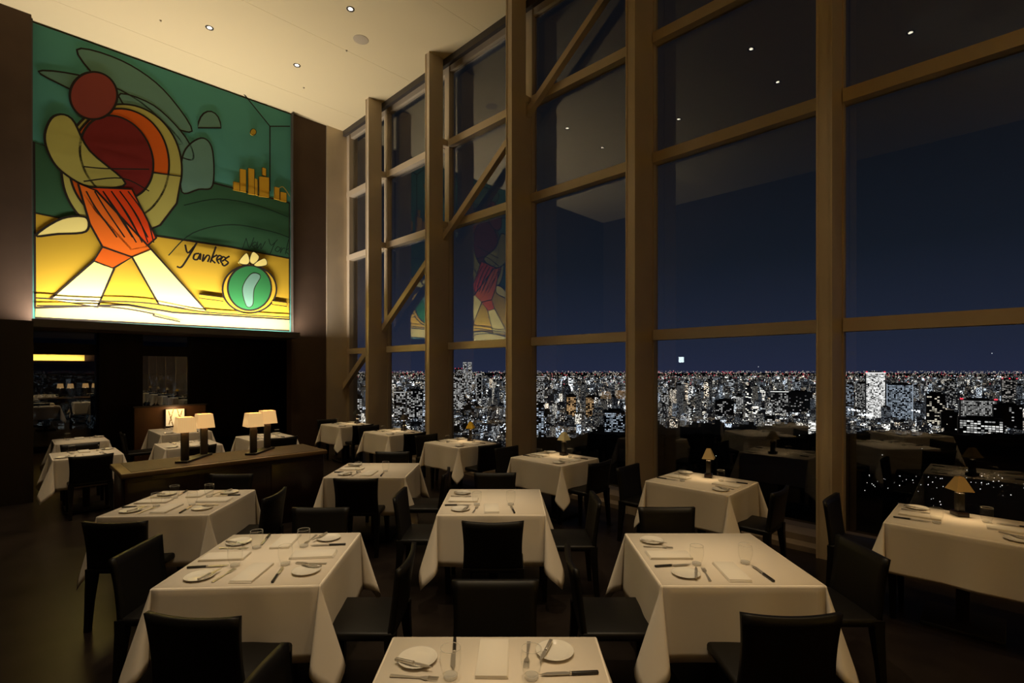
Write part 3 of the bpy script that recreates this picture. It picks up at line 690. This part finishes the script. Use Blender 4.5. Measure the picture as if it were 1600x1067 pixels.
# ---------------------------------------------------------------- the city below (real scale, ground 235 m down)
GZ = -235.0
rng = np.random.default_rng(11)
def city_mat(name, per_object):
    m = bpy.data.materials.new(name); m.use_nodes = True; t = m.node_tree; t.nodes.clear()
    L = t.links.new
    out = N('ShaderNodeOutputMaterial', t); geo = N('ShaderNodeNewGeometry', t)
    if per_object:
        oi = N('ShaderNodeObjectInfo', t); rnd = oi.outputs['Random']; oc = N('ShaderNodeSeparateColor', t); L(oi.outputs['Color'], oc.inputs[0]); cs = oc.outputs[0]
    else:
        at = N('ShaderNodeAttribute', t, attribute_name='rnd'); rnd = at.outputs['Fac']
        a2 = N('ShaderNodeAttribute', t, attribute_name='cell'); cs = a2.outputs['Fac']
    def mth(op, a, b=None, c=None):
        n = N('ShaderNodeMath', t, operation=op)
        for i, v in enumerate((a, b, c)):
            if v is None: continue
            if isinstance(v, (int, float)): n.inputs[i].default_value = v
            else: L(v, n.inputs[i])
        return n.outputs[0]
    def hashr(k): return mth('FRACT', mth('MULTIPLY', rnd, k))
    r1, r2, r3, r4 = hashr(17.31), hashr(53.77), hashr(131.3), hashr(331.9)
    sp = N('ShaderNodeSeparateXYZ', t); L(geo.outputs['Position'], sp.inputs[0])
    wx = mth('MULTIPLY', cs, mth('ADD', 2.8, mth('MULTIPLY', mth('POWER', r1, 4.0), 20.0)))
    wz = mth('MULTIPLY', cs, 3.8)
    cm = N('ShaderNodeCombineXYZ', t)
    L(mth('FLOOR', mth('DIVIDE', sp.outputs['X'], wx)), cm.inputs[0]); L(mth('FLOOR', mth('DIVIDE', sp.outputs['Y'], wx)), cm.inputs[1]); L(mth('FLOOR', mth('DIVIDE', sp.outputs['Z'], wz)), cm.inputs[2])
    wn = N('ShaderNodeTexWhiteNoise', t, noise_dimensions='4D'); L(cm.outputs[0], wn.inputs['Vector']); L(mth('MULTIPLY', rnd, 971.0), wn.inputs['W'])
    thr = mth('ADD', .55, mth('MULTIPLY', r2, .42))
    lit = mth('GREATER_THAN', wn.outputs['Value'], thr)
    sc_ = N('ShaderNodeSeparateColor', t); L(wn.outputs['Color'], sc_.inputs[0])
    inten = mth('ADD', .12, mth('MULTIPLY', mth('POWER', sc_.outputs[0], 3.0), 1.9))
    bld = mth('ADD', .16, mth('MULTIPLY', mth('POWER', r3, 5.0), 3.2))
    sn = N('ShaderNodeSeparateXYZ', t); L(geo.outputs['Normal'], sn.inputs[0])
    wall = mth('LESS_THAN', mth('ABSOLUTE', sn.outputs['Z']), .5)
    st = mth('MULTIPLY', mth('MULTIPLY', mth('MULTIPLY', lit, inten), bld), wall)
    cr_ = N('ShaderNodeValToRGB', t); L(mth('ADD', mth('MULTIPLY', r4, .75), mth('MULTIPLY', sc_.outputs[1], .25)), cr_.inputs[0])
    e_ = cr_.color_ramp.elements; e_[0].color = (.62, .78, 1, 1); e_[1].color = (1, .70, .42, 1)
    for p, c in ((.25, (.82, .90, 1)), (.5, (1, .98, .93)), (.8, (1, .90, .74))): q = e_.new(p); q.color = (*c, 1)
    em = N('ShaderNodeEmission', t); L(cr_.outputs[0], em.inputs[0]); L(mth('MULTIPLY', st, CITY_GAIN), em.inputs[1])
    df = N('ShaderNodeBsdfDiffuse', t); df.inputs[0].default_value = (.03, .03, .035, 1)
    ad = N('ShaderNodeAddShader', t); L(em.outputs[0], ad.inputs[0])
    haze_glow = N('ShaderNodeEmission', t); haze_glow.inputs[0].default_value = (.75, .8, 1, 1); haze_glow.inputs[1].default_value = .007  # faint bluish emission on every face stands in for night haze
    a3 = N('ShaderNodeAddShader', t); L(haze_glow.outputs[0], a3.inputs[0]); L(df.outputs[0], a3.inputs[1]); L(a3.outputs[0], ad.inputs[1])
    L(ad.outputs[0], out.inputs[0]); m.cycles.emission_sampling = 'NONE'
    return m
CITY_M = city_mat('far_city_windows', False); CITY_O = city_mat('far_building_windows', True)
ground_m = mat('night_ground', (.012, .013, .014), .9, spec=.05)
gm = MB(); R_ = 42000
gm.add([(R_ * math.cos(t), R_ * math.sin(t), GZ) for t in np.linspace(0, 2 * PI, 48, endpoint=False)], [tuple(range(48))])
struct(gm.build('terrain', ground_m), 'dark ground plain of the city far below')
WH = (1, .98, .95); BL = (.72, .84, 1)
def U(px): return (px - 800) / 780
def ZZ(py, dist): return 1.9 + (577.5 - py) / 780 * dist
LM = [
 (1355, 1380, 2400, 582, .08, 1.7, WH, 'brightest white office tower right of the sixth column', 5.5, 5, (-1, 1), ('top', 1.6, (1, .93, .9)), (.25, .25, .27)),
 (1389, 1421, 2360, 600, .2, .6, BL, 'broad bluish glass tower split by a dark line', 6, 6, None, ('sides', .6, BL), (.06, .075, .10)),
 (1340, 1354, 2500, 598, .35, .42, WH, 'grey tower directly left of the brightest tower', 5, 5, None, None, (.07, .07, .08)),
 (1322, 1333, 2450, 599, .35, .45, BL, 'pale blue lit tower near the sixth column', 6, 6, None, None, (.05, .06, .09)),
 (1313, 1321, 2440, 596, .75, .5, BL, 'narrow dark blue tower touching the sixth column', 5, 6, None, None, (.02, .025, .05)),
 (1450, 1473, 2050, 615, .72, .75, (1, .90, .72), 'dark apartment tower with scattered warm windows', 8, 7, None, None, (.02, .02, .02)),
 (1506, 1549, 2250, 624, .15, .5, WH, 'wide pale office block with red lamps on its roof', 6, 6, (-1, 1), None, (.13, .13, .13)),
 (1505, 1557, 1850, 653, .28, .85, WH, 'wide office block with bright rows of windows', 9, 8, None, None, (.03, .03, .03)),
 (1557, 1590, 1950, 632, .95, .5, WH, 'unlit black slab block near the right edge', 7, 6, None, None, (.012, .012, .013)),
 (1473, 1493, 1960, 643, .93, .7, WH, 'black block left of the bright office rows', 7, 6, None, None, (.012, .012, .013)),
 (1568, 1586, 3000, 592, .45, .5, (1, .92, .85), 'tall tower near the right edge with reddish crown', 7, 6, (-1, 0, 1), None, (.05, .05, .05)),
 (1478, 1492, 3300, 595, .6, .4, WH, 'slender grey tower above the black block', 7, 6, None, None, (.06, .06, .065)),
 (723.5, 729, 4800, 566, .35, .75, WH, 'left half of the tall twin tower on the horizon', 8, 9, None, ('top', 'sides', .6, WH), (.05, .05, .06)),
 (731, 737, 4800, 566, .35, .75, WH, 'right half of the tall twin tower on the horizon', 8, 9, None, ('top', 'sides', .6, WH), (.05, .05, .06)),
 (711, 722, 4300, 576, .55, .5, WH, 'tower with reddish crown left of the twin tower', 8, 8, (-1, 0, 1), None, (.03, .03, .035)),
 (708, 725, 3000, 588, .35, .6, WH, 'pale block in front of the twin tower', 8, 7, None, None, (.05, .05, .06)),
 (744, 753, 3800, 584, .7, .5, WH, 'dark tower outlined in white light', 8, 8, None, ('top', 'sides', .9, WH), (.02, .02, .025)),
 (836, 851, 3600, 588, .4, .55, WH, 'pale tower beside the fourth column', 8, 7, None, ('top', .6, WH), (.04, .04, .05)),
 (837, 850, 1750, 634, .35, .7, BL, 'blue-white lit block low beside the fourth column', 7, 6, None, None, (.05, .06, .08)),
 (944, 976, 1900, 641, .42, .6, BL, 'wide bluish block left of the fifth column', 6, 6, None, None, (.04, .05, .07)),
 (885, 900, 2500, 617, .25, .7, (1, .60, .28), 'orange lit block among the central towers', 8, 7, None, None, (.10, .05, .02)),
 (915, 928, 2450, 619, .3, .6, (1, .62, .30), 'second orange lit block right of the first', 8, 7, None, None, (.10, .05, .02)),
 (545, 566, 2100, 618, .35, .9, WH, 'bright white block in the farthest window', 9, 8, None, None, (.05, .05, .05)),
 (616, 634, 2300, 612, .45, .6, WH, 'dark office block in the second window', 8, 7, None, ('top', .5, WH), (.03, .03, .035)),
 (636, 660, 2350, 609, .4, .6, WH, 'wide lit office block in the second window', 8, 7, None, None, (.05, .05, .05)),
 (1205, 1230, 2600, 611, .5, .55, WH, 'pale domed block before the sixth column', 8, 7, None, ('top', 1.0, WH), (.05, .05, .055)),
 (1231, 1266, 2700, 612, .85, .35, WH, 'wide grey block touching the sixth column', 8, 7, None, None, (.045, .05, .055)),
 (1150, 1161, 2900, 617, .15, .5, WH, 'small pale square building at the centre right', 8, 7, None, None, (.12, .12, .12)),
 (1118, 1145, 2500, 625, .8, .5, WH, 'dark broad block at the centre right', 8, 7, None, None, (.025, .025, .03)),
 (1195, 1210, 2100, 652, .25, .75, WH, 'bright block at the park edge', 8, 7, None, None, (.06, .06, .06)),
]
# where buildings stand: tan of azimuth u, distance y
def park(u, y):
    # dark wooded park below the window wall
    near = 1650 if u < .05 else (1650 + (u - .05) * 1800 if u < .3 else (2080 if u < .6 else 1850))
    if u < -.2: near = 2000 if u < -.28 else 1150
    elif u < -.06: near = 1150
    elif u < .05: near = 1300 + (u + .06) * 3200
    return y < near + 70 * math.sin(u * 37)
B = []
while len(B) < 15000:
    y = 1100 * (16 ** rng.random()); 
    u = rng.uniform(-1.25, 1.3)
    if park(u, y): continue
    k = rng.random()
    h = 12 + 26 * rng.random() if k < .72 else (35 + 55 * rng.random() if k < .95 else 80 + 85 * rng.random())
    if y > 5200: h = min(h * .8, 75)
    if y < 2100: h = min(h, 55)
    w = 9 + 20 * rng.random() ** 1.5 + (18 * rng.random() if h > 60 else 0); d_ = 9 + 20 * rng.random()
    for x0, x1, dd, yt, *_ in LM:
        if U(x0) - .004 < u < U(x1) + .004 and y < dd + 130: h = min(h, 7 + 9 * rng.random())
    q = max(1.0, y / 3600)
    B.append((u * y, y, h, w * min(q, 2.2), d_ * min(q, 2.2), rng.uniform(0, PI / 2), rng.random(), max(.75, y / 3600.0)))
B = np.array(B)
uu = B[:, 0] / B[:, 1]
vis = ((uu > -.34) & (uu < -.30)) | ((uu > -.245) & (uu < -.165)) | ((uu > -.12) & (uu < -.01)) | ((uu > .045) & (uu < .225)) | ((uu > .285) & (uu < .60)) | ((uu > .66) & (uu < 1.02))
size = B[:, 2] * B[:, 3] / B[:, 1] ** 2 * vis
order = np.argsort(-size); single_ids = order[:280]; rest = order[280:]
# 280 largest buildings in view: one object each
cube = bpy.data.meshes.new('city_building')
cube.from_pydata([(-.5, -.5, 0), (.5, -.5, 0), (.5, .5, 0), (-.5, .5, 0), (-.5, -.5, 1), (.5, -.5, 1), (.5, .5, 1), (-.5, .5, 1)], [], [(3, 2, 1, 0), (4, 5, 6, 7), (0, 1, 5, 4), (1, 2, 6, 5), (2, 3, 7, 6), (3, 0, 4, 7)])
cube.materials.append(CITY_O)
pent = bpy.data.meshes.new('roof_plant'); pent.from_pydata([(-.3, -.25, 1), (.2, -.25, 1), (.2, .3, 1), (-.3, .3, 1), (-.3, -.25, 1.07), (.2, -.25, 1.07), (.2, .3, 1.07), (-.3, .3, 1.07)], [], [(4, 5, 6, 7), (0, 1, 5, 4), (1, 2, 6, 5), (2, 3, 7, 6), (3, 0, 4, 7)])
pent.materials.append(ground_m)
for i in single_ids:
    x, y, h, w, d_, r, k, cs = B[i]
    o = bpy.data.objects.new('city_building', cube); COL.objects.link(o)
    o.location = (x, y, GZ); o.scale = (w, d_, h); o.rotation_euler = (0, 0, r); o.color = (cs, 0, 0, 1)
    bay = ['the farthest window', 'the second farthest window', 'the window behind the yellow lamp', 'the window behind the cream lamp', 'the window behind the beige lamp', 'the rightmost window'][[j for j, e in enumerate((-.29, -.15, .02, .25, .63, 9)) if x / y < e][0]]
    zone = 'near the park edge' if y < 2400 else ('in the middle distance' if y < 4200 else 'towards the horizon')
    tag(o, 'lit city building %s seen through %s' % (zone, bay), 'building', 'lit city buildings %s through %s' % (zone, bay))
    p = bpy.data.objects.new('roof_plant', pent); COL.objects.link(p); p.parent = o
def mass(rows, name):
    n = len(rows); V = np.zeros((n, 8, 3)); sg = np.array([(-.5, -.5), (.5, -.5), (.5, .5), (-.5, .5)])
    c, s = np.cos(rows[:, 5])[:, None], np.sin(rows[:, 5])[:, None]
    lx = sg[None, :, 0] * rows[:, 3:4]; ly = sg[None, :, 1] * rows[:, 4:5]
    X = rows[:, 0:1] + lx * c - ly * s; Y = rows[:, 1:2] + lx * s + ly * c
    V[:, :4, 0] = X; V[:, 4:, 0] = X; V[:, :4, 1] = Y; V[:, 4:, 1] = Y; V[:, :4, 2] = GZ; V[:, 4:, 2] = GZ + rows[:, 2:3]
    F = np.array([(4, 5, 6, 7), (0, 1, 5, 4), (1, 2, 6, 5), (2, 3, 7, 6), (3, 0, 4, 7)])
    FF = (F[None] + 8 * np.arange(n)[:, None, None]).reshape(-1, 4)
    me = bpy.data.meshes.new(name); me.from_pydata(V.reshape(-1, 3).tolist(), [], FF.tolist())
    for nm, col in (('rnd', 6), ('cell', 7)):
        at = me.attributes.new(nm, 'FLOAT', 'POINT'); at.data.foreach_set('value', np.repeat(rows[:, col], 8).astype(np.float32))
    me.materials.append(CITY_M); o = bpy.data.objects.new(name, me); COL.objects.link(o); return o
tag(mass(B[rest], 'city_buildings'), 'endless mass of small lit buildings filling the night plain', 'city', kind='stuff')
# street lamps, roof beacons: tiny lamps, one mesh per colour
def specks(name, P, size, m, label):
    n = len(P); o6 = np.array([(1, 0, 0), (-1, 0, 0), (0, 1, 0), (0, -1, 0), (0, 0, 1), (0, 0, -1)], float)
    V = P[:, None, :] + o6[None] * size[:, None, None]
    F = np.array([(0, 2, 4), (2, 1, 4), (1, 3, 4), (3, 0, 4), (2, 0, 5), (1, 2, 5), (3, 1, 5), (0, 3, 5)])
    FF = (F[None] + 6 * np.arange(n)[:, None, None]).reshape(-1, 3)
    me = bpy.data.meshes.new(name); me.from_pydata(V.reshape(-1, 3).tolist(), [], FF.tolist()); me.materials.append(m)
    o = bpy.data.objects.new(name, me); COL.objects.link(o); tag(o, label, 'lights', kind='stuff')
def scatter(n, y0, y1, u0=-1.2, u1=1.25, z0=6, z1=30, inpark=False):
    out = []
    while len(out) < n:
        y = y0 * ((y1 / y0) ** rng.random()); u = rng.uniform(u0, u1)
        if not inpark and park(u, y): continue
        out.append((u * y, y, GZ + rng.uniform(z0, z1)))
    return np.array(out)
P = scatter(3400, 1200, 14000); specks('street_lights', P, P[:, 1] / 780 * rng.uniform(.3, .75, len(P)), emis('street_lamp_white', (.95, .97, 1), 2.2), 'countless white street lamps among the far buildings')
P = scatter(700, 2500, 16000); specks('warm_lights', P, P[:, 1] / 780 * rng.uniform(.3, .7, len(P)), emis('street_lamp_warm', (1, .72, .42), 1.6), 'warm yellow lamps among the far buildings')
P = scatter(560, 5200, 30000, z0=60, z1=150); specks('red_beacons', P, P[:, 1] / 780 * rng.uniform(.35, .7, len(P)), emis('beacon_red', (1, .06, .10), 1.3), 'red roof beacons along the city horizon')
P = scatter(3800, 9000, 40000, z0=20, z1=150); specks('horizon_lights', P, P[:, 1] / 780 * rng.uniform(.25, .6, len(P)), emis('horizon_lamp', (1, .86, .70), 1.0), 'thin band of lights along the horizon')
P = np.concatenate([scatter(60, 820, 1080, .66, 1.03, 4, 12, True), scatter(14, 700, 1700, .3, 1.0, 12, 20, True)])
# cluster of lamps in the park at the right
Q = []
for cx, cy, n, sx_, sy_ in ((880, 960, 70, 90, 30), (690, 930, 16, 40, 25), (980, 1010, 40, 80, 30), (760, 1020, 14, 60, 20)):
    Q.append(np.stack([rng.normal(cx, sx_, n), rng.normal(cy, sy_, n), GZ + rng.uniform(4, 25, n)], 1))
P = np.concatenate([P] + Q); specks('park_lights', P, P[:, 1] / 780 * rng.uniform(.3, .9, len(P)), emis('park_lamp', (1, .97, .9), 1.6), 'white lamps scattered along the dark park edge')
# park tree canopy
nx, ny = 150, 60
def can(u, v):
    x = -900 + 3600 * u; y = 330 + 1400 * v
    uu_ = x / y
    hgt = 13 + 7 * math.sin(x * .031 + 1.3 * math.sin(y * .02)) * math.sin(y * .027) + 4 * math.sin(x * .11 + y * .07) + rng.uniform(-2.5, 2.5)
    if not park(uu_, y + 60): hgt = -3
    return (x, y, GZ + hgt)
o = MB().add(*grid(can, nx, ny), 0, True).build('park_treetops', mat('night_foliage', (.006, .009, .006), .95, spec=.02)); tag(o, 'dark wooded park spread below the windows', 'park', kind='stuff')
# landmark buildings that can be told apart: px positions turned into a bearing and a distance
def landmark(u0, u1, dist, z_top, thr, gain, tint, label, ww=5.0, fh=5.0, tower_top=None, seed=1, body=(.02, .022, .028), edge=None):
    w = (u1 - u0) * dist; x = (u0 + u1) / 2 * dist; h = z_top - GZ; rz = -math.atan((u0 + u1) / 2) * .9
    r = empty('landmark_building', (x, dist, GZ), rz); tag(r, label, 'building', 'landmark buildings of the skyline')
    MB().box((0, 0, h / 2), (w, w * .6, h)).build('body', mat('facade_%d' % seed, body, .5, spec=.2), r)
    rg = random.Random(seed); mb = MB(); n = max(1, int(w * .94 / ww)); st = w * .94 / n
    levels = {}
    for k in range(int(h / fh) - 1):
        for i in range(n):
            if rg.random() < thr: continue
            x0 = -w * .47 + i * st; z0 = fh * (k + .6)
            mb_ = levels.setdefault(rg.randrange(3), MB())
            mb_.box((x0 + st / 2, -w * .3, z0 + fh * .3), (st * .82, .8, fh * .62))
    for q, mb_ in levels.items():
        tag(mb_.build('lit_window', emis('lit_rooms_%d_%d' % (seed, q), tint, gain * (.35, .75, 1.3)[q]), r), kind='stuff')
    MB().box((0, 0, h + 3), (w * .6, w * .35, 6)).build('roof_plant', ground_m, r)
    if edge:
        e = MB()
        if 'top' in edge: e.box((0, -w * .3, h - 2), (w, 1.2, 4.5))
        if 'sides' in edge: e.box((-w * .49, -w * .3, h / 2), (w * .03, 1.2, h)).box((w * .49, -w * .3, h / 2), (w * .03, 1.2, h))
        if 'mid' in edge: e.box((0, -w * .3, h / 2), (w * .03, 1.6, h))
        e.build('light_line', emis('edge_light_%d' % seed, edge[-1], edge[-2]), r)
    if tower_top:
        for s in tower_top: MB().box((s * w * .45, -w * .3, h + 3), (w * .09, 4, 6)).build('beacon', MATS['beacon_red'], r)
    return r
for i, (x0, x1, dd, yt, th, g, tint, lab, ww, fh, tt, ed, body) in enumerate(LM):
    landmark(U(x0), U(x1), dd, ZZ(yt, dd), th, g, tint, lab, ww, fh, tt, 100 + i, body, ed)
# floodlit spots and a lit expressway
for px, py, w, l in ((1356, 648, 9, 'floodlit plaza below the brightest tower'), (1402, 662, 11, 'floodlit building site at the park edge'), (1333, 640, 8, 'white floodlights left of the brightest tower'), (1433, 642, 5, 'single strong floodlight near the glass tower')):
    y = min(237 * 780 / (py - 577.5) - 60, 2290); mb = MB()
    for k in range(14): mb.box((rng.normal(0, w * .45) * y / 780, rng.normal(0, 18), 8 + 6 * rng.random()), (w * .17 * y / 780, 4, 5))
    o = mb.build('floodlights', emis('flood_%d' % px, (.9, .94, 1), 2.2)); o.location = (U(px) * y, y, ZZ(py, y) - 12); tag(o, l, 'lights', kind='stuff')
mb = MB()
for k in range(26):
    u = -.245 + k * .0032; y = 1640 - 3.2 * k + 6 * math.sin(k); mb.box((u * y, y, GZ + 12), (7.5, 4, 3))
o = mb.build('expressway_lights', emis('road_glow', (1, .94, .85), 1.6)); tag(o, 'bright curved line of a lit road in the second window', 'lights', kind='stuff')
for px, py, l in ((1185, 573, 'tiny airliner lamp in the dark blue sky'), (1550, 552, 'tiny airliner lamp in sky at right edge')):
    y = 9000; o = MB().lathe([(0, -6), (6, 0), (0, 6)], 8).build('airliner_light', MATS['street_lamp_white']); o.location = (U(px) * y, y, ZZ(py, y)); tag(o, l, 'light')
